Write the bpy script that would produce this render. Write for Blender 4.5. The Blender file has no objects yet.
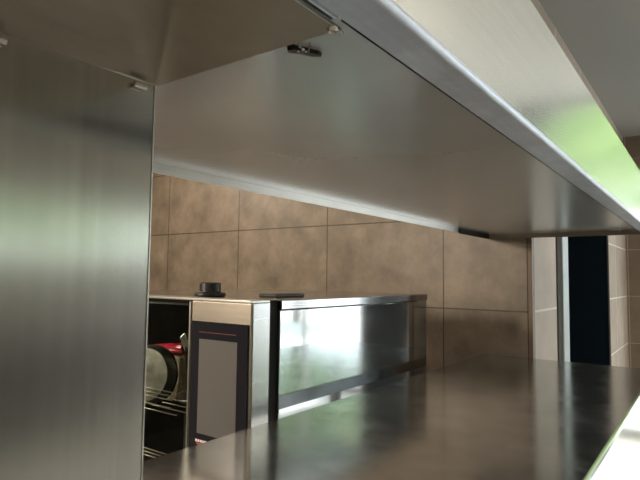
import bpy, bmesh, math, random
from mathutils import Vector, Matrix
random.seed(7)
H = 1.25                       # eye height above the floor
C = bpy.context.scene.collection
sc = bpy.context.scene

# ------------------------------------------------------------------ materials
def mat(name):
    m = bpy.data.materials.new(name); m.use_nodes = True
    nt = m.node_tree
    return m, nt, nt.nodes['Principled BSDF']
def N(nt, t, **kw):
    n = nt.nodes.new(t)
    for k, v in kw.items(): setattr(n, k, v)
    return n
def L(nt, a, b): nt.links.new(a, b)

def plain(name, col, rough=.5, metal=0., spec=.5, noise=0., nscale=20, emit=None, es=0):
    m, nt, p = mat(name)
    p.inputs['Base Color'].default_value = (*col, 1)
    p.inputs['Roughness'].default_value = rough
    p.inputs['Metallic'].default_value = metal
    p.inputs['Specular IOR Level'].default_value = spec
    g = N(nt, 'ShaderNodeNewGeometry')
    n = N(nt, 'ShaderNodeTexNoise'); n.inputs['Scale'].default_value = nscale; n.inputs['Detail'].default_value = 4
    L(nt, g.outputs['Position'], n.inputs['Vector'])
    mr = N(nt, 'ShaderNodeMapRange'); mr.inputs['To Min'].default_value = 1 - noise; mr.inputs['To Max'].default_value = 1 + noise
    L(nt, n.outputs['Fac'], mr.inputs['Value'])
    mx = N(nt, 'ShaderNodeVectorMath', operation='SCALE'); mx.inputs[0].default_value = col
    L(nt, mr.outputs['Result'], mx.inputs['Scale']); L(nt, mx.outputs['Vector'], p.inputs['Base Color'])
    if emit:
        p.inputs['Emission Color'].default_value = (*emit, 1); p.inputs['Emission Strength'].default_value = es
    return m

def steel(name, col=(.56, .55, .52), rough=.25, aniso=0., tangent=None, brush=(4, 260, 260), bump=.04, rv=.06, blotch=.12, bs=5.0, metal=1.0, bc=.05):
    """brushed stainless steel; brush = noise scale per world axis (low = along the grain)"""
    m, nt, p = mat(name)
    p.inputs['Metallic'].default_value = metal
    g = N(nt, 'ShaderNodeNewGeometry')
    mp = N(nt, 'ShaderNodeMapping'); mp.inputs['Scale'].default_value = brush
    L(nt, g.outputs['Position'], mp.inputs['Vector'])
    n1 = N(nt, 'ShaderNodeTexNoise'); n1.inputs['Scale'].default_value = 1; n1.inputs['Detail'].default_value = 3
    L(nt, mp.outputs['Vector'], n1.inputs['Vector'])
    n2 = N(nt, 'ShaderNodeTexNoise'); n2.inputs['Scale'].default_value = bs; n2.inputs['Detail'].default_value = 5; n2.inputs['Roughness'].default_value = .6
    L(nt, g.outputs['Position'], n2.inputs['Vector'])
    # roughness = rough + brush + blotches
    a = N(nt, 'ShaderNodeMath', operation='MULTIPLY_ADD'); a.inputs[1].default_value = rv; a.inputs[2].default_value = rough - rv / 2
    L(nt, n1.outputs['Fac'], a.inputs[0])
    b = N(nt, 'ShaderNodeMath', operation='MULTIPLY_ADD'); b.inputs[1].default_value = rv * 1.6
    L(nt, n2.outputs['Fac'], b.inputs[0]); L(nt, a.outputs[0], b.inputs[2])
    b2 = N(nt, 'ShaderNodeMath', operation='SUBTRACT'); b2.inputs[1].default_value = rv * .8
    L(nt, b.outputs[0], b2.inputs[0]); L(nt, b2.outputs[0], p.inputs['Roughness'])
    mr = N(nt, 'ShaderNodeMapRange'); mr.inputs['From Min'].default_value = .3; mr.inputs['From Max'].default_value = .7
    mr.inputs['To Min'].default_value = 1 - blotch; mr.inputs['To Max'].default_value = 1 + blotch * .5
    L(nt, n2.outputs['Fac'], mr.inputs['Value'])
    mr2 = N(nt, 'ShaderNodeMapRange'); mr2.inputs['From Min'].default_value = .3; mr2.inputs['From Max'].default_value = .7
    mr2.inputs['To Min'].default_value = 1 - bc; mr2.inputs['To Max'].default_value = 1 + bc
    L(nt, n1.outputs['Fac'], mr2.inputs['Value'])
    mm = N(nt, 'ShaderNodeMath', operation='MULTIPLY'); L(nt, mr.outputs[0], mm.inputs[0]); L(nt, mr2.outputs[0], mm.inputs[1])
    v = N(nt, 'ShaderNodeVectorMath', operation='SCALE'); v.inputs[0].default_value = col
    L(nt, mm.outputs[0], v.inputs['Scale']); L(nt, v.outputs['Vector'], p.inputs['Base Color'])
    if bump:
        bp = N(nt, 'ShaderNodeBump'); bp.inputs['Strength'].default_value = bump; bp.inputs['Distance'].default_value = .001
        L(nt, n1.outputs['Fac'], bp.inputs['Height']); L(nt, bp.outputs['Normal'], p.inputs['Normal'])
    if aniso:
        p.inputs['Anisotropic'].default_value = aniso
        cx = N(nt, 'ShaderNodeCombineXYZ')
        for i in range(3): cx.inputs[i].default_value = tangent[i]
        L(nt, cx.outputs[0], p.inputs['Tangent'])
    return m

def tiles(name, axes, off, c1, c2, grout, rough=.45, gw=.003, bump=.3, tw=.608, th=.38):
    m, nt, p = mat(name)
    g = N(nt, 'ShaderNodeNewGeometry'); s = N(nt, 'ShaderNodeSeparateXYZ'); c = N(nt, 'ShaderNodeCombineXYZ')
    L(nt, g.outputs['Position'], s.inputs[0])
    for i, ax in enumerate(axes):
        ad = N(nt, 'ShaderNodeMath', operation='ADD'); ad.inputs[1].default_value = off[i]
        L(nt, s.outputs['XYZ'.index(ax)], ad.inputs[0]); L(nt, ad.outputs[0], c.inputs[i])
    br = N(nt, 'ShaderNodeTexBrick', offset=0., squash=1.)
    br.inputs['Scale'].default_value = 1; br.inputs['Brick Width'].default_value = tw; br.inputs['Row Height'].default_value = th
    br.inputs['Mortar Size'].default_value = gw; br.inputs['Mortar Smooth'].default_value = .1; br.inputs['Bias'].default_value = 0
    br.inputs['Color1'].default_value = (1, 1, 1, 1); br.inputs['Color2'].default_value = (.86, .86, .86, 1)
    br.inputs['Mortar'].default_value = (0, 0, 0, 1)
    L(nt, c.outputs[0], br.inputs['Vector'])
    n = N(nt, 'ShaderNodeTexNoise'); n.inputs['Scale'].default_value = 6; n.inputs['Detail'].default_value = 8; n.inputs['Roughness'].default_value = .65
    L(nt, g.outputs['Position'], n.inputs['Vector'])
    cr = N(nt, 'ShaderNodeValToRGB'); cr.color_ramp.elements[0].position = .3; cr.color_ramp.elements[1].position = .72
    cr.color_ramp.elements[0].color = (*c1, 1); cr.color_ramp.elements[1].color = (*c2, 1)
    L(nt, n.outputs['Fac'], cr.inputs[0])
    mu = N(nt, 'ShaderNodeMix', data_type='RGBA', blend_type='MULTIPLY'); mu.inputs['Factor'].default_value = 1
    L(nt, cr.outputs[0], mu.inputs['A']); L(nt, br.outputs['Color'], mu.inputs['B'])
    mx = N(nt, 'ShaderNodeMix', data_type='RGBA'); mx.inputs['B'].default_value = (*grout, 1)
    L(nt, br.outputs['Fac'], mx.inputs['Factor']); L(nt, mu.outputs['Result'], mx.inputs['A'])
    L(nt, mx.outputs['Result'], p.inputs['Base Color'])
    p.inputs['Roughness'].default_value = rough
    iv = N(nt, 'ShaderNodeMath', operation='SUBTRACT'); iv.inputs[0].default_value = 1; L(nt, br.outputs['Fac'], iv.inputs[1])
    bp = N(nt, 'ShaderNodeBump'); bp.inputs['Strength'].default_value = bump; bp.inputs['Distance'].default_value = .003
    L(nt, iv.outputs[0], bp.inputs['Height']); L(nt, bp.outputs['Normal'], p.inputs['Normal'])
    return m

def glass(name, tint=(1, 1, 1), refl=.9, rough=.02):
    m, nt, p = mat(name); nt.nodes.remove(p)
    out = nt.nodes['Material Output']
    t = N(nt, 'ShaderNodeBsdfTransparent'); t.inputs[0].default_value = (*tint, 1)
    g = N(nt, 'ShaderNodeBsdfGlossy'); g.inputs['Roughness'].default_value = rough
    f = N(nt, 'ShaderNodeLayerWeight'); f.inputs[0].default_value = .5
    pw = N(nt, 'ShaderNodeMath', operation='POWER'); pw.inputs[1].default_value = 5; L(nt, f.outputs['Facing'], pw.inputs[0])
    ml = N(nt, 'ShaderNodeMath', operation='MULTIPLY_ADD'); ml.inputs[1].default_value = .9 * refl; ml.inputs[2].default_value = .04 * refl; L(nt, pw.outputs[0], ml.inputs[0])
    mx = N(nt, 'ShaderNodeMixShader'); L(nt, ml.outputs[0], mx.inputs[0]); L(nt, t.outputs[0], mx.inputs[1]); L(nt, g.outputs[0], mx.inputs[2])
    L(nt, mx.outputs[0], out.inputs[0])
    return m

M = {}
M['counter'] = steel('counter_steel', (.50, .505, .49), .16, brush=(40, 9, 40), bump=0, rv=.11, blotch=.2, bs=9, metal=.95, bc=.02)
M['counter_front'] = steel('counter_front_steel', (.93, .93, .92), .16, brush=(4, 200, 200), bump=.02, rv=.03, blotch=.03)
M['under'] = steel('shelf_underside_steel', (.65, .675, .685), .25, brush=(60, 60, 60), bump=0, rv=.02, blotch=.08, bs=4, metal=.62, bc=.0)
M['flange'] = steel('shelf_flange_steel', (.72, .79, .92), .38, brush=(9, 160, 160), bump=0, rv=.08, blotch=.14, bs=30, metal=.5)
M['fascia'] = steel('shelf_front_steel', (.95, .95, .91), .20, aniso=.75, tangent=(0, 0, 1), brush=(3, 260, 260), bump=.02, rv=.03, blotch=.04)
M['lip'] = steel('shelf_lip_steel', (.86, .85, .83), .3, brush=(5, 200, 200), bump=.03, rv=.05, blotch=.08)
M['panel'] = steel('support_panel_steel', (.58, .575, .54), .23, aniso=.8, tangent=(1, 0, 0), brush=(150, 150, 2.5), bump=0, rv=.04, blotch=.06, bs=4, bc=.06)
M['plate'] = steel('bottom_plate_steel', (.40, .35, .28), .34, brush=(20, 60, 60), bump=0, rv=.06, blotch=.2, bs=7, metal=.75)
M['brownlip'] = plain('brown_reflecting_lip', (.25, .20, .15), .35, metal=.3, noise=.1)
M['edge'] = steel('cut_edge_steel', (.85, .85, .80), .3, blotch=.03)
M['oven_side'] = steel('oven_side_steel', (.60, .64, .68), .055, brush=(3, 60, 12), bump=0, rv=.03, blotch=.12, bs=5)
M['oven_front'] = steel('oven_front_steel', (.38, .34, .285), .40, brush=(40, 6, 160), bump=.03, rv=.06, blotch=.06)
M['oven_trim'] = steel('oven_trim_steel', (.66, .67, .68), .25, blotch=.05)
M['oven_band'] = steel('oven_band_steel', (.42, .43, .44), .10, blotch=.1)
M['oven_top'] = steel('oven_top_steel', (.5, .49, .46), .2, blotch=.1)
M['cavity'] = steel('oven_chamber_steel', (.20, .20, .18), .35, blotch=.3, bs=9)
M['chrome'] = steel('bright_screw_steel', (.85, .83, .8), .15, blotch=0)
M['darkmetal'] = steel('sooty_metal', (.10, .09, .08), .4, blotch=.4, bs=60)
M['wire'] = steel('rack_wire_steel', (.9, .84, .72), .3, blotch=0)
M['black'] = plain('black_plastic', (.012, .012, .012), .35, noise=.2)
M['rubber'] = plain('black_rubber', (.010, .010, .010), .7, noise=.2)
M['bezel'] = plain('dark_glass_bezel', (.018, .018, .022), .12, noise=.05)
M['screen'] = plain('grey_touch_screen', (.13, .125, .12), .3, noise=.05, nscale=8)
M['redline'] = plain('dim_red_line', (.12, .03, .03), .4)
M['logo'] = plain('pale_lettering', (.85, .75, .75), .5)
M['logo_red'] = plain('red_lettering', (.45, .05, .03), .5)
M['glass'] = glass('clear_glass')
M['oven_glass'] = glass('smoked_oven_glass', (.80, .82, .80), 1.0, .05)
M['door_glass'] = plain('near_black_door_glass', (.003, .005, .007), .7, spec=0)
M['door_frame'] = plain('pale_blue_grey_frame', (.42, .50, .52), .4, noise=.04)
M['grey_frame'] = plain('grey_aluminium', (.09, .08, .07), .8, spec=.1, noise=.05)
M['white'] = plain('white_paint', (.75, .75, .72), .5, noise=.03)
M['ceil'] = plain('grey_ceiling_paint', (.78, .77, .74), .8, noise=.06, nscale=2)
M['soffit'] = plain('grey_soffit_paint', (.33, .335, .32), .7, noise=.05, nscale=2)
M['plaster'] = plain('beige_plaster', (.20, .18, .155), .8, noise=.08, nscale=4)
M['red'] = plain('red_plastic', (.35, .012, .03), .3, noise=.2, nscale=60)
M['cream'] = plain('cream_wrap', (.50, .40, .28), .35, noise=.3, nscale=50)
M['dish'] = steel('dull_dish_steel', (.45, .44, .38), .3, blotch=.4, bs=30)
M['leaf'] = plain('green_leaves', (.26, .38, .15), .6, noise=.5, nscale=8)
nt = M['leaf'].node_tree; p_ = nt.nodes['Principled BSDF']; tr = nt.nodes.new('ShaderNodeBsdfTranslucent'); tr.inputs[0].default_value = (.52, .66, .36, 1)
ms = nt.nodes.new('ShaderNodeMixShader'); ms.inputs[0].default_value = .5
nt.links.new(p_.outputs[0], ms.inputs[1]); nt.links.new(tr.outputs[0], ms.inputs[2]); nt.links.new(ms.outputs[0], nt.nodes['Material Output'].inputs[0])
M['bark'] = plain('brown_bark', (.10, .07, .05), .9, noise=.3)
M['paving'] = plain('pale_paving', (.60, .60, .57), .8, noise=.08, nscale=6)
M['tileA'] = tiles('brown_wall_tiles', 'YZ', (-.925 + .608 * 4, -(H + .255) + .38 * 6), (.130, .102, .074), (.30, .245, .185), (.060, .044, .030))
M['tileB'] = tiles('light_grouted_tiles_x', 'XZ', (-5.1 + .608 * 12 + .0, -(H + .256) + .38 * 6), (.48, .40, .33), (.60, .52, .44), (.85, .80, .72), gw=.005, rough=.6)
M['tileC'] = tiles('light_grouted_tiles_y', 'YZ', (-.55 + .608 * 12, -(H + .256) + .38 * 6), (.20, .15, .11), (.29, .225, .165), (.42, .36, .29), gw=.003)
M['grout'] = plain('dark_grout', (.05, .035, .025), .8)
M['added_dark'] = plain('added_dark_panel', (.02, .02, .02), .6)  # colour of the added dark panel between the end windows
M['added_brown'] = plain('added_brown_panel', (.045, .035, .028), .6, noise=.1)  # colour of the added dark panel below the side window
M['trimA'] = plain('brown_tile_edge', (.16, .115, .075), .5, noise=.1)
M['floor'] = tiles('pale_floor_tiles', 'XY', (6, 6), (.56, .54, .51), (.66, .64, .60), (.4, .39, .37), rough=.35, tw=.4, th=.4)
M['lamp'] = plain('lamp_diffuser', (.9, .9, .9), .5, emit=(1, .93, .82), es=22)

# ------------------------------------------------------------------ mesh helpers
def box(bm, x0, x1, y0, y1, z0, z1):
    vs = [bm.verts.new((x, y, z)) for x in (x0, x1) for y in (y0, y1) for z in (z0, z1)]
    for f in ((0, 1, 3, 2), (4, 6, 7, 5), (0, 4, 5, 1), (2, 3, 7, 6), (0, 2, 6, 4), (1, 5, 7, 3)):
        bm.faces.new([vs[i] for i in f])
def prism_x(bm, prof, x0, x1):
    """profile list of (y,z) swept along x"""
    a = [bm.verts.new((x0, y, z)) for y, z in prof]; b = [bm.verts.new((x1, y, z)) for y, z in prof]
    n = len(prof)
    for i in range(n): bm.faces.new((a[i], a[(i + 1) % n], b[(i + 1) % n], b[i]))
    bm.faces.new(a[::-1]); bm.faces.new(b)
def tube(bm, p0, p1, r, seg=12, r1=None):
    p0 = Vector(p0); p1 = Vector(p1); d = p1 - p0
    q = d.to_track_quat('Z', 'Y').to_matrix().to_4x4(); q.translation = (p0 + p1) / 2
    bmesh.ops.create_cone(bm, cap_ends=True, segments=seg, radius1=r, radius2=r if r1 is None else r1, depth=d.length, matrix=q)
def lathe(bm, prof, origin, axis=(0, 0, 1), seg=32):
    q = Vector(axis).to_track_quat('Z', 'Y').to_matrix(); o = Vector(origin)
    rings = []
    for r, h in prof:
        rings.append([bm.verts.new(o + q @ Vector((r * math.cos(2 * math.pi * k / seg), r * math.sin(2 * math.pi * k / seg), h))) for k in range(seg)])
    for a, b in zip(rings, rings[1:]):
        for k in range(seg): bm.faces.new((a[k], a[(k + 1) % seg], b[(k + 1) % seg], b[k]))
    bm.faces.new(rings[0][::-1]); bm.faces.new(rings[-1])
def link(name, bm, m, parent=None, bevel=0, smooth=False, segs=2):
    bmesh.ops.recalc_face_normals(bm, faces=bm.faces)
    me = bpy.data.meshes.new(name); bm.to_mesh(me); bm.free(); me.materials.append(M[m] if isinstance(m, str) else m)
    o = bpy.data.objects.new(name, me); C.objects.link(o)
    if parent:
        o.parent = parent; o.matrix_parent_inverse = Matrix.Translation(parent.location).inverted()
    if bevel:
        b = o.modifiers.new('bevel', 'BEVEL'); b.width = bevel; b.segments = segs; b.limit_method = 'ANGLE'; b.angle_limit = math.radians(40)
        b.harden_normals = False
    if smooth:
        for p in me.polygons: p.use_smooth = True
    return o
def thing(name, label, cat, loc, group=None):
    o = bpy.data.objects.new(name, None); C.objects.link(o); o.location = loc; o.empty_display_size = .1
    o['label'] = label; o['category'] = cat
    if group: o['group'] = group
    return o
def tag(o, label, cat, group=None):
    o['label'] = label; o['category'] = cat
    if group: o['group'] = group
    return o
def struct(name, m, *boxes):
    bm = bmesh.new()
    for b in boxes: box(bm, *b)
    o = link(name, bm, m); o['kind'] = 'structure'; return o
def bx(name, m, b, parent, bevel=0, label=None, segs=2):
    bm = bmesh.new(); box(bm, *b); o = link(name, bm, m, parent, bevel, segs=segs)
    if label: o['label'] = label
    return o

# ------------------------------------------------------------------ room
XE, XW, XB = 5.1, 2.182, -2.2       # end wall, alcove wall, back wall
YC, YS, YL = .564, -3.2, 3.6      # corridor wall, side wall, left wall
ZC = H + 1.6                      # ceiling
ZS = H + 1.2                      # dropped soffit along the corridor wall
struct('floor', 'floor', (XB - .1, XE + .1, YS - .1, YL + .1, -.1, 0))
struct('ceiling', 'ceil', (XB - .1, XE + .1, YS - .1, YL + .1, ZC, ZC + .1))
struct('trim_2', 'soffit', (XW + .06, XE, .03, YC, ZS, ZC))
struct('wall_alcove', 'tileA', (XW, XW + .058, YC + .001, YL + .1, 0, ZC))
struct('trim_1', 'trimA', (XW - .003, XW + .03, YC - .004, YC + .012, 0, ZC))
struct('trim_3', 'grout', (XW - .002, XW, YC + .012, YC + .016, 0, ZC))
struct('added_panel_end', 'added_dark', (XE - .02, XE - .001, -1.44, -.92, 0, ZC - .06))  # unseen dark panel added to darken the oven side's reflection
# corridor wall with a doorway from X 2.60 to 4.10
struct('wall_corridor', 'tileB', (XW + .03, 2.60, YC, YC + .1, 0, ZC), (4.10, XE, YC, YC + .1, 0, ZC), (2.60, 4.10, YC, YC + .1, H + .95, ZC))
struct('wall_end', 'tileC', (XE, XE + .1, .0, YC + .1, 0, ZC), (XE, XE + .1, -.90, 0, ZC - .03, ZC), (XE, XE + .1, -1.46, -.90, 0, ZC),
       (XE, XE + .1, -3.1, -1.46, ZC - .25, ZC), (XE, XE + .1, YS - .1, -3.1, 0, ZC))
struct('added_panel_side', 'added_brown', (XB, XE, YS, YS + .02, 0, H - .45))  # unseen dark panel added to darken the upright sheet's lower reflection
WX0, WX1, WZ0, WZ1 = .6, 3.6, H + .08, H + .56
struct('wall_side', 'plaster', (XB, XE, YS - .1, YS, 0, WZ0), (XB, XE, YS - .1, YS, WZ1, ZC), (XB, WX0, YS - .1, YS, WZ0, WZ1), (WX1, XE, YS - .1, YS, WZ0, WZ1))
struct('wall_left', 'plaster', (XB, XW, YL, YL + .1, 0, ZC))
struct('wall_back', 'plaster', (XB - .1, XB, YS, YL, 0, ZC))

# dark door in the corridor wall
d = thing('door_1', 'near-black glass door with pale blue-grey frame in the tiled wall', 'door', (3.3, YC, 0)); d['kind'] = 'structure'
for k in ('label', 'category'): del d[k]
bx('door_leaf', 'door_glass', (2.80, 4.06, YC - .004, YC + .03, 0, H + .90), d, .002)
bx('door_frame', 'door_frame', (2.68, 2.80, YC - .012, YC + .04, 0, H + .95), d, .003)
bx('door_frame', 'grey_frame', (2.60, 2.68, YC - .006, YC + .04, 0, H + .95), d, .002)
bx('door_frame', 'grey_frame', (4.06, 4.10, YC - .010, YC + .04, 0, H + .95), d, .002)
bx('door_frame', 'door_frame', (2.80, 4.06, YC - .012, YC + .04, H + .90, H + .95), d, .002)

def window(name, b, axis, mull):
    """frame + pane in a wall opening; b = in-plane (u0,u1,z0,z1), at = wall coordinate"""
    u0, u1, z0, z1, at = b
    e = bpy.data.objects.new(name, None); C.objects.link(e); e['kind'] = 'structure'
    e.location = (at, (u0 + u1) / 2, z0) if axis == 'X' else ((u0 + u1) / 2, at, z0)
    def bb(bm, a0, a1, c0, c1, t0=-.03, t1=.03):
        if axis == 'X': box(bm, at + t0, at + t1, a0, a1, c0, c1)
        else: box(bm, a0, a1, at + t0, at + t1, c0, c1)
    w = .045; bm = bmesh.new()
    bb(bm, u0, u0 + w, z0, z1); bb(bm, u1 - w, u1, z0, z1); bb(bm, u0 + w, u1 - w, z0, z0 + w); bb(bm, u0 + w, u1 - w, z1 - w, z1)
    for k in range(1, mull + 1):
        u = u0 + (u1 - u0) * k / (mull + 1); bb(bm, u - .02, u + .02, z0 + w, z1 - w)
    fr = link('window_frame', bm, 'white', e)
    bm = bmesh.new(); bb(bm, u0 + w, u1 - w, z0 + w, z1 - w, -.003, .003)
    link('window_pane', bm, 'glass', e)
window('window_1', (-.90, 0, .0, ZC - .03, XE + .05), 'X', 0)
window('window_2', (-3.1, -1.46, .0, ZC - .25, XE + .05), 'X', 1)
window('window_3', (WX0, WX1, WZ0, WZ1, YS - .05), 'Y', 2)

# ------------------------------------------------------------------ counter
ct = thing('kitchen_counter', 'long stainless steel counter with a bright front edge below the steel shelf', 'counter', (.6, .45, 0))
zc = H - .30
bm = bmesh.new()
prism_x(bm, [(.164, zc), (.7495, zc), (.7495, zc - .03), (.164, zc - .03)], -1.0, XW - .004)
link('worktop', bm, 'counter', ct, .0015)
bm = bmesh.new()
r = .006; prof = []
for k in range(7):
    a = math.pi / 2 + k / 6 * math.pi / 2
    prof.append((.158 + r + r * math.cos(a), zc - r + r * math.sin(a)))
prof += [(.158, zc - .19), (.178, zc - .19), (.178, zc - .0305), (.1638, zc - .0305)]
prism_x(bm, prof[::-1], -1.0, XW - .004)
bx('apron_bounce', 'white', (-1.0, XW - .004, .1785, .1800, zc - .19, zc - .031), ct)  # unseen white sheet added to brighten what the oven side reflects
link('front_edge', bm, 'counter_front', ct, smooth=False)['label'] = 'mirror-bright rounded front edge of the counter'
bx('back_edge', 'counter', (-1.0, XW - .004, .7505, .7525, zc - .034, zc - .001), ct)
for x in (-.94, .55, 2.12):
    for y in (.21, .70):
        bx('leg', 'oven_trim', (x - .02, x + .02, y - .02, y + .02, 0, zc - .031), ct, .003)
bx('undershelf', 'counter', (-.96, 2.14, .19, .72, .20, .225), ct, .002)

# ------------------------------------------------------------------ over-shelf
sh = thing('overhead_shelf', 'wide stainless steel shelf box seen from below, its tall front face reflecting green', 'shelf', (.58440, .43830, H + .16655))
zu, zb, zt = H + .18214, H + .16655, H + .31558
bx('underside', 'under', (-1.0, XW - .004, .15827, .72953, zu, zu + .0015), sh)
bx('top_sheet', 'oven_trim', (-1.0, XW - .004, .15827, .72953, zt - .0015, zt), sh)
bm = bmesh.new(); r = .0045; prof = []      # front face and rolled flange as one folded sheet
outer = [(.15584, zt)]
for k in range(7):
    a = math.pi + k / 6 * math.pi / 2
    outer.append((.15584 + r + r * math.cos(a), zb + r + r * math.sin(a)))
inner = [(.15730 if False else .15779, zt), (.15779, zb + r)]
prism_x(bm, [(.15584, zt), (.15584, zb + r + .002), (.15798, zb + r + .002), (.15798, zt)], -1.0, XW - .004)
link('front_face', bm, 'fascia', sh)['label'] = 'tall brushed front face of the shelf reflecting ceiling and greenery'
bm = bmesh.new()
prof = [(.15584, zb + r + .0019)] + outer[1:] + [(.18847, zb), (.18993, zb + .0015), (.18993, zu - .0002), (.18847, zu - .0002), (.18847, zb + .0015), (.15798, zb + .0035), (.15798, zb + r + .0019)]
prism_x(bm, prof, -1.0, XW - .004)
link('front_flange', bm, 'flange', sh)['label'] = 'matt blue-grey folded flange under the shelf front'
bx('seam', 'rubber', (.285, XW - .008, .1900, .1908, zb + .0004, zu - .0003), sh, label='thin dark seam behind the front flange')
bx('back_lip', 'lip', (-1.0, 1.86, .73001, .73196, zb, zt), sh, .0005)
bx('lip_end_shade', 'rubber', (1.86, XW - .004, .725, .73293, zb - .003, zu - .0002), sh, .001, label='dark reflection at the end of the back lip, made as a strip')  # black strip stands in for a dark reflection on the lip
bx('back_lip', 'lip', (1.861, XW - .004, .73313, .73410, zb, zt), sh)
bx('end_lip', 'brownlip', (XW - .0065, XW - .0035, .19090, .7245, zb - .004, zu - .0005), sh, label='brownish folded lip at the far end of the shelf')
def hexbolt(parent, c, axis, r=.004, h=.005, m='chrome', name='screw'):
    bm = bmesh.new(); lathe(bm, [(r * .34090, -.001), (r, 0), (r, h * .58440), (r * .73050, h)], c, axis, 10); link(name, bm, m, parent)
hexbolt(sh, (XW - .0058, .64284, zb + .009), (-1, 0, 0)); hexbolt(sh, (XW - .0058, .25811, zb + .009), (-1, 0, 0))

# broken cable clip poking out of a small torn hole in the underside
cl = thing('cable_clip', 'small sooty metal clip hanging from a hole in the shelf underside', 'clip', (.33311, .25811, zu))
bm = bmesh.new(); lathe(bm, [(.0035, 0), (.0035, -.001)][::-1], (.32239, .26298, zu - .0002), (0, 0, 1), 14); link('hole', bm, 'rubber', cl)
bm = bmesh.new()
pts = [(.32045, .26590), (.32434, .26834), (.33213, .26298), (.34285, .25665), (.34626, .25081), (.34090, .25081), (.33116, .25519), (.32337, .25908)]
a = [bm.verts.new((x, y, zu - .0003)) for x, y in pts]; b = [bm.verts.new((x * .98 + .0069, y * .98 + .0053, zu - .0035)) for x, y in pts]
for i in range(8): bm.faces.new((a[i], a[(i + 1) % 8], b[(i + 1) % 8], b[i]))
bm.faces.new(a); bm.faces.new(b[::-1]); link('torn_plate', bm, 'darkmetal', cl)
bm = bmesh.new(); tube(bm, (.3160, .2400, zu - .0052), (.3310, .2525, zu - .0055), .0006, 8); tube(bm, (.3310, .2525, zu - .0055), (.3320, .2535, zu - .0003), .0006, 8)
link('wire_hook', bm, 'chrome', cl)
bm = bmesh.new()
for (x, y, q_, m_) in ((.3188, .2517, .0013, 0), (.3245, .2531, .0016, 0), (.3288, .2535, .0013, 0), (.3300, .2584, .0011, 0), (.3252, .2587, .0015, 0), (.3120, .2505, .0012, 0)):
    bmesh.ops.create_icosphere(bm, subdivisions=1, radius=q_, matrix=Matrix.Translation((x, y, zu - .0050)))
link('solder_bead', bm, 'chrome', cl)

# ------------------------------------------------------------------ support panel standing on the counter under the shelf
sp = thing('support_panel', 'upright brushed steel panel on the counter with a brown tinted top plate', 'panel', (-.29220, .38765, zc))
bx('upright_sheet', 'panel', (-.9, .28733, .38765, .38911, zc + .0005, zb - .0025), sp)
bx('edge_strip', 'edge', (.28743, .28850, .38687, .38979, zc + .0005, zb - .0025), sp, label='bright cut edge of the upright panel')
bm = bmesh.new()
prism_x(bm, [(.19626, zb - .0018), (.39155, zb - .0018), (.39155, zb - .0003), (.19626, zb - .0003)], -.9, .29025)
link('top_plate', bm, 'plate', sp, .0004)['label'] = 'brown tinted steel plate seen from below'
bx('plate_edge', 'edge', (-.9, .29025, .19519, .19607, zb - .0022, zb - .0001), sp)
bx('flange_lap', 'flange', (-.9, .27856, .19000, .19240, zb + .0001, zb + .003), sp)
bx('shadow_gap', 'rubber', (-.9, .27856, .19242, .19499, zb + .0003, zb + .003), sp, label='black gap between plate and flange')
bm = bmesh.new()
tube(bm, (.26493, .38424, H + .15876), (.27710, .38424, H + .15876), .0024, 12); link('screw', bm, 'chrome', sp)
bm = bmesh.new()
tube(bm, (.15584, .38424, H + .15730), (.16412, .38424, H + .15730), .0022, 12); link('screw', bm, 'chrome', sp)
bm = bmesh.new()
lathe(bm, [(.0008, -.001), (.0042, -.0005), (.0042, .001), (.003, .003), (.0012, .0035)], (.28538, .19821, zb - .0016), (0, 0, -1), 8)
tube(bm, (.28928, .19529, zb - .002), (.29220, .19480, zb - .004), .0012, 8)
link('screw', bm, 'chrome', sp)

# ------------------------------------------------------------------ oven
ov = thing('combi_oven', 'stainless steel oven with grey touch screen standing behind the counter by the brown tiles', 'oven', (1.3665, 1.2299, 0))
X0, X1, X2, X3 = 0.8818, 0.9420, 0.9811, 1.7874
Y0, YD, Y1 = 0.8199, 1.0158, 1.6398
ztp = H - 0.0565; zbt = H - 0.8928
# body shell with the cooking chamber open at the front
bm = bmesh.new()
box(bm, X2, X3, Y0 + .002, Y0 + .03, zbt, ztp - .0225); box(bm, X2, X3, Y1 - .03, Y1, zbt, ztp - .001)
box(bm, X3 - .03, X3, Y0 + .03, Y1 - .03, zbt, ztp - .001); box(bm, X2, X3 - .03, Y0 + .03, Y1 - .03, zbt, zbt + .10)
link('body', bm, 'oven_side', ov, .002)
bx('top_cover', 'oven_top', (X2, X3, Y0 + .012, Y1, ztp - .0009, ztp + .001), ov)
bx('top_trim', 'oven_band', (X2 + .002, X3 + .002, Y0 - .001, Y0 + .012, ztp - .021, ztp + .001), ov, .0015, label='lighter folded trim along the top of the oven side')
bm = bmesh.new()
box(bm, X1, X2, Y0 + .012, YD + .003, zbt, ztp + .001); box(bm, X1, X2, YD + .003, Y1, H - 0.0711, ztp + .001)
box(bm, X1, X2, Y1 - .055, Y1, zbt, H - 0.0711); box(bm, X1, X2, YD + .003, Y1 - .055, zbt, H - 0.6468)
link('black_joint', bm, 'rubber', ov)['label'] = ('black gap between front housing and body')
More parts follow.
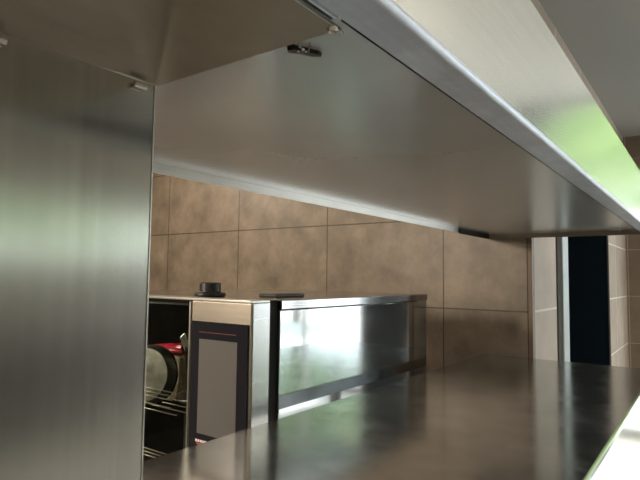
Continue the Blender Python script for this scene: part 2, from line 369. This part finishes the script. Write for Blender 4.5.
# front housing: columns and rails around the door
bm = bmesh.new()
box(bm, X0, X1, Y0, YD, zbt, ztp - .003); box(bm, X0, X1, Y1 - .06, Y1, zbt, ztp - .003)
box(bm, X0, X1, YD, Y1 - .06, zbt, H - 0.6559)
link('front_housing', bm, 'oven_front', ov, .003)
bx('side_strip', 'oven_trim', (X0 + .005, X1 - .001, Y0 - .0012, Y0 - .0002, zbt, ztp - .004), ov)
bx('top_rail', 'edge', (X0 - .001, X1, Y0 - .001, Y1, ztp - .0028, ztp + .003), ov, .0015, label='rail along the oven front top, made pale as if lamplit')  # pale steel carries the warm lamplight along this rim
bx('door_edge', 'edge', (X0 - .004, X0 + .001, YD - .001, YD + .004, H - 0.6559, ztp - .006), ov)
cp = bx('control_panel', 'bezel', (X0 - .004, X0 - .0002, Y0 + .006, YD - .006, H - 0.4054, H - 0.1066), ov, .0015)
bx('screen', 'screen', (X0 - .0048, X0 - .0042, 0.8573, 0.9811, H - 0.3644, H - 0.1476), cp)
bx('red_line', 'redline', (X0 - .0046, X0 - .0041, 0.8618, 0.9821, H - 0.1326, H - 0.1307), cp)
bm = bmesh.new(); y = 0.9857
for w in (.006, .005, .007, .004, .006):
    box(bm, X0 - .0047, X0 - .0041, y - w, y, H - 0.3840, H - 0.3785); y -= w + .0022
link('pale_mark', bm, 'logo', cp)
bx('red_mark', 'logo_red', (X0 - .0047, X0 - .0041, 0.9520, 0.9821, H - 0.3895, H - 0.3858), cp)
# chamber lining and door glass
bm = bmesh.new(); cz0, cz1 = H - 0.6377, H - 0.0774
box(bm, X1, X3 - 0.2278, YD + .004, YD + .010, cz0, cz1); box(bm, X1, X3 - 0.2278, Y1 - .07, Y1 - .062, cz0, cz1)
box(bm, X3 - 0.2278, X3 - 0.2186, YD + .004, Y1 - .062, cz0, cz1); box(bm, X1, X3 - 0.2186, YD + .004, Y1 - .062, cz1, cz1 + .006); box(bm, X1, X3 - 0.2186, YD + .004, Y1 - .062, cz0 - .006, cz0)
dr = bx('oven_door', 'oven_glass', (X0 + .001, X0 + .006, YD + .004, Y1 - .061, H - 0.6550, ztp - .007), ov)
chm = link('chamber', bm, 'cavity', ov)
fg = bmesh.new()
lathe(fg, [(.001, .0), (.07, .0), (.07, .012), (.055, .016), (.001, .010)], (X3 - 0.2387, 1.3210, H - 0.2733), (-1, 0, 0), 40)
link('fan_guard', fg, 'darkmetal', ov)
# wire shelf rods across the chamber (run along Y, end at a black upright)
rk = bmesh.new()
for (z, x) in ((-0.3110, 0.958), (-0.3215, 0.958), (-0.3320, 0.958), (-0.3500, 0.9530), (-0.4737, 0.9566), (-0.4874, 0.9657), (-0.5011, 0.9748)):
    tube(rk, (x, 1.1706, H + z), (x, Y1 - .075, H + z - .0), .0014, 8)
for x in (0.975, 1.01, 1.05, 1.09, 1.13, 1.17): tube(rk, (x, 1.1706, H - 0.3740), (x, Y1 - .075, H - 0.3740), .0016, 8)
link('wire_rack', rk, 'wire', ov, smooth=True)
rk = bmesh.new(); box(rk, 0.9975, 1.2025, 1.1570, 1.1679, H - 0.5648, H - 0.3750); link('rack_side', rk, 'cavity', ov)
# knob and black cover on the oven roof
kb = bmesh.new()
lathe(kb, [(.036, 0), (.0415, .003), (.0415, .010), (.031, .012), (.029, .014), (.028, .036), (.025, .038), (.01, .038)], (1.0067, 1.0880, ztp + .001), (0, 0, 1), 40)
link('exhaust_cap', kb, 'black', ov, .0006)['label'] = 'round black stepped cap on the oven roof'
bx('roof_cover', 'black', (1.0932, 1.2162, 0.9292, 0.9930, ztp + .0012, ztp + .010), ov, .003, label='flat black cover on the oven roof')
for x in (0.9292, 1.7309):
    for y in (0.8746, 1.5851):
        f = bmesh.new(); tube(f, (x, y, 0), (x, y, zbt), .02, 16); link('foot', f, 'oven_trim', ov)

# things standing inside the oven behind the door
zr = H - 0.3152
pn = thing('round_pan', 'round steel pan with thick black rim tilted upright inside the oven', 'pan', (1.0385, 1.2800, zr))
b_ = bmesh.new()
lathe(b_, [(.001, .03), (.062, .03), (.070, .0), (.080, .0), (.084, .004), (.074, .036), (.001, .036)], (1.000, 1.316, H - 0.2850), (-0.8017, -0.2733, .12), 48)
link('pan_body', b_, 'dish', pn, smooth=False)
b_ = bmesh.new(); bmesh.ops.create_circle(b_, segments=8, radius=.0075)
b_.free(); b_ = bmesh.new()
q = Vector((-0.8017, -0.2733, .12)).to_track_quat('Z', 'Y').to_matrix(); o_ = Vector((1.000, 1.316, H - 0.2850)); rings = []
for k in range(48):
    a = 2 * math.pi * k / 48
    rings.append([b_.verts.new(o_ + q @ Vector(((.076 + .0085 * math.cos(t)) * math.cos(a), (.076 + .0085 * math.cos(t)) * math.sin(a), -.004 + .005 * math.sin(t)))) for t in [2 * math.pi * j / 8 for j in range(8)]])
for k in range(48):
    for j in range(8): b_.faces.new((rings[k][j], rings[(k + 1) % 48][j], rings[(k + 1) % 48][(j + 1) % 8], rings[k][(j + 1) % 8]))
link('rim', b_, 'rubber', pn, smooth=True)

pk = thing('food_packet', 'crumpled cream packet with a red top inside the oven behind the round pan', 'packet', (1.0932, 1.2390, H - 0.2278))
def crumple(x0, x1, y0, y1, z0, z1, n, amp, seed, rot=0):
    rnd = random.Random(seed); bm = bmesh.new()
    bmesh.ops.create_grid(bm, x_segments=n, y_segments=n, size=0.4555)
    bmesh.ops.create_cube  # keep a closed shape below
    bm.free(); bm = bmesh.new(); bmesh.ops.create_cube(bm, size=1)
    bmesh.ops.subdivide_edges(bm, edges=bm.edges[:], cuts=n, use_grid_fill=True)
    for v in bm.verts:
        p = v.co
        s = 1 - .35 * abs(p.y) ** 2
        v.co = Vector(((x0 + x1) / 2 + p.x * (x1 - x0) * s, (y0 + y1) / 2 + p.y * (y1 - y0), (z0 + z1) / 2 + p.z * (z1 - z0) * s)) + Vector([rnd.uniform(-amp, amp) for _ in range(3)])
    bmesh.ops.rotate(bm, verts=bm.verts, cent=((x0 + x1) / 2, (y0 + y1) / 2, (z0 + z1) / 2), matrix=Matrix.Rotation(rot, 3, 'X'))
    return bm
link('wrap', crumple(1.085, 1.135, 1.300, 1.415, H - 0.372, H - 0.238, 5, .004, 1, .03), 'cream', pk)
link('red_top', crumple(1.080, 1.138, 1.288, 1.445, H - 0.238, H - 0.212, 5, .0028, 2, -.10), 'red', pk)['label'] = 'glossy red top of the packet'
sc_ = thing('scraper', 'small grey metal scraper standing beside the red packet inside the oven', 'scraper', (1.045, 1.225, H - .372))
pl = bmesh.new(); box(pl, -.002, .002, -.013, .013, -.022, .022)
bmesh.ops.rotate(pl, verts=pl.verts, matrix=Matrix.Rotation(-.55, 3, 'X')); bmesh.ops.translate(pl, verts=pl.verts, vec=(1.045, 1.228, H - .190))
link('blade', pl, 'dish', sc_, .001)
pl = bmesh.new(); tube(pl, (1.045, 1.222, H - .203), (1.045, 1.21, H - .372), .004, 10); link('handle', pl, 'darkmetal', sc_)
sd = bmesh.new()
lathe(sd, [(.001, 0), (.05, 0), (.066, .012), (.069, .016), (.066, .018), (.048, .004), (.001, .004)], (1.03, 1.135, H - 0.330), (-0.2278, .1, 1), 40)
tag(link('shallow_dish', sd, 'dish', None, 0, True), 'shallow grey dish at the right of the wire rack inside the oven', 'dish')

# ------------------------------------------------------------------ lamps
def added_ceiling_lamp(x, y, w, l, label):  # unseen lights added to brighten the room and the steel reflections
    t = thing('added_ceiling_light', label, 'light', (x, y, ZC), 'added flat ceiling lights')
    bm = bmesh.new()
    box(bm, x - l / 2 - .03, x + l / 2 + .03, y - w / 2 - .03, y - w / 2, ZC - .03, ZC - .0005); box(bm, x - l / 2 - .03, x + l / 2 + .03, y + w / 2, y + w / 2 + .03, ZC - .03, ZC - .0005)
    box(bm, x - l / 2 - .03, x - l / 2, y - w / 2, y + w / 2, ZC - .03, ZC - .0005); box(bm, x + l / 2, x + l / 2 + .03, y - w / 2, y + w / 2, ZC - .03, ZC - .0005)
    link('housing', bm, 'white', t)
    bx('diffuser', 'lamp', (x - l / 2, x + l / 2, y - w / 2, y + w / 2, ZC - .02, ZC - .012), t)
added_ceiling_lamp(.2, -1.6, .5, 1.0, 'unseen square flat ceiling light added over the aisle')
added_ceiling_lamp(3.9, -2.4, .4, .9, 'unseen square flat ceiling light added near the glazed end wall')

for (x, y, z) in ((.99, 1.46, H - .11),):
    l = bpy.data.lights.new('chamber_fill', 'POINT'); l.energy = 1.8; l.shadow_soft_size = .02; l.color = (1, .9, .72)
    o = bpy.data.objects.new('chamber_fill', l); C.objects.link(o); o.location = (x, y, z)  # fill light added to brighten the dark oven chamber
def area(name, loc, target, size, sy, power, col, portal=False):
    l = bpy.data.lights.new(name, 'AREA'); l.shape = 'RECTANGLE'; l.size = size; l.size_y = sy; l.energy = power; l.color = col
    o = bpy.data.objects.new(name, l); C.objects.link(o); o.location = loc
    o.rotation_euler = (Vector(target) - Vector(loc)).to_track_quat('-Z', 'Y').to_euler()
    if portal: l.cycles.is_portal = True
    return o
area('window_portal', (XE - .02, -.45, 1.4), (0, -.45, 1.4), .88, 2.75, 1, (1, 1, 1), True)
area('window_portal', (XE - .02, -2.28, 1.1), (0, -2.28, 1.1), 1.6, 2.1, 1, (1, 1, 1), True)
area('window_portal', (2.1, YS + .02, H + .30), (2.1, 0, H + .30), 2.9, .6, 1, (1, 1, 1), True)
area('kitchen_lamp', (1.0, 2.95, H + .80), (1.7, 1.0, H - .1),   .08, .08, 18, (1, .82, .62))
area('warm_fill', (-.6, 1.9, H + .50), (.9, 1.2, H - .25), .4, .4, 40, (1, .85, .68))  # warm fill added to brighten the oven front
s = bpy.data.lights.new('sun', 'SUN'); s.energy = 10; s.angle = math.radians(1.2); s.color = (1, .96, .88)
so = bpy.data.objects.new('sun', s); C.objects.link(so); so.rotation_euler = Vector((-1, -.05, -1.6)).to_track_quat('-Z', 'Y').to_euler()

# ------------------------------------------------------------------ outside
o = struct('ground', 'paving', (-14, 22, -22, 14, -.16, -.12))
def tree(x, y, crown_z, r, n, label):
    t = thing('tree', label, 'tree', (x, y, -.12), 'garden trees beyond the windows')
    bm = bmesh.new(); tube(bm, (x, y, -.12), (x, y, crown_z), .13, 12, .06); link('trunk', bm, 'bark', t)
    bm = bmesh.new()
    for _ in range(n):
        a = random.uniform(0, 2 * math.pi); c = random.uniform(-1, 1); s_ = math.sqrt(1 - c * c); rr = r * random.uniform(.7, 1) ** .5
        p = Vector((x + rr * s_ * math.cos(a), y + rr * s_ * math.sin(a), crown_z + rr * c * .6))
        R_ = Matrix.Rotation(random.uniform(0, 6.28), 3, 'Z') @ Matrix.Rotation(random.uniform(-1.2, 1.2), 3, 'X'); w = random.uniform(.12, .20) * (1 + r / 4)
        bm.faces.new([bm.verts.new(p + R_ @ Vector(v) * w) for v in ((-1, 0, 0), (0, -.5, .1), (1, 0, 0), (0, .5, .1))])
    link('crown', bm, 'leaf', t)
for (x, y, z, r) in ((11.5, -1.6, H + 3.95, 3.4), (17.5, 4.4, H + 3.8, 2.8), (13.0, -8.6, H + 3.2, 2.6), (20.8, -2.2, H + 4.2, 3.4)):
    tree(x, y, z, r, 2600, 'leafy garden tree beyond the glazed end wall')
for (x, y, z, r) in ((2.0, -7.5, H + .9, 1.1), (4.8, -8.0, H + 1.0, 1.2), (6.6, -10.5, H + 1.0, 1.6)):
    tree(x, y, z, r, 900, 'leafy garden tree beyond the long side window')

# ------------------------------------------------------------------ world
w = bpy.data.worlds.new('sky'); sc.world = w; w.use_nodes = True
bg = w.node_tree.nodes['Background']; bg.inputs[0].default_value = (.88, .95, 1.0, 1); bg.inputs[1].default_value = 4.5

# ------------------------------------------------------------------ camera
cam = bpy.data.cameras.new('camera'); co = bpy.data.objects.new('camera', cam); C.objects.link(co); sc.camera = co
cam.sensor_width = 36; cam.lens = 540.44 / 640 * 36; cam.clip_start = .02
R3 = ((.58500496, -.06283941, -.80859162), (-.81093735, -.03027499, -.58434925), (.01224005, .99756435, -.06866984))
m4 = Matrix([(*r_, 0) for r_ in R3] + [(0, 0, 0, 1)]); m4.translation = (0, 0, H); co.matrix_world = m4
sc.view_settings.view_transform = 'Standard'; sc.view_settings.look = 'None'; sc.view_settings.exposure = 0
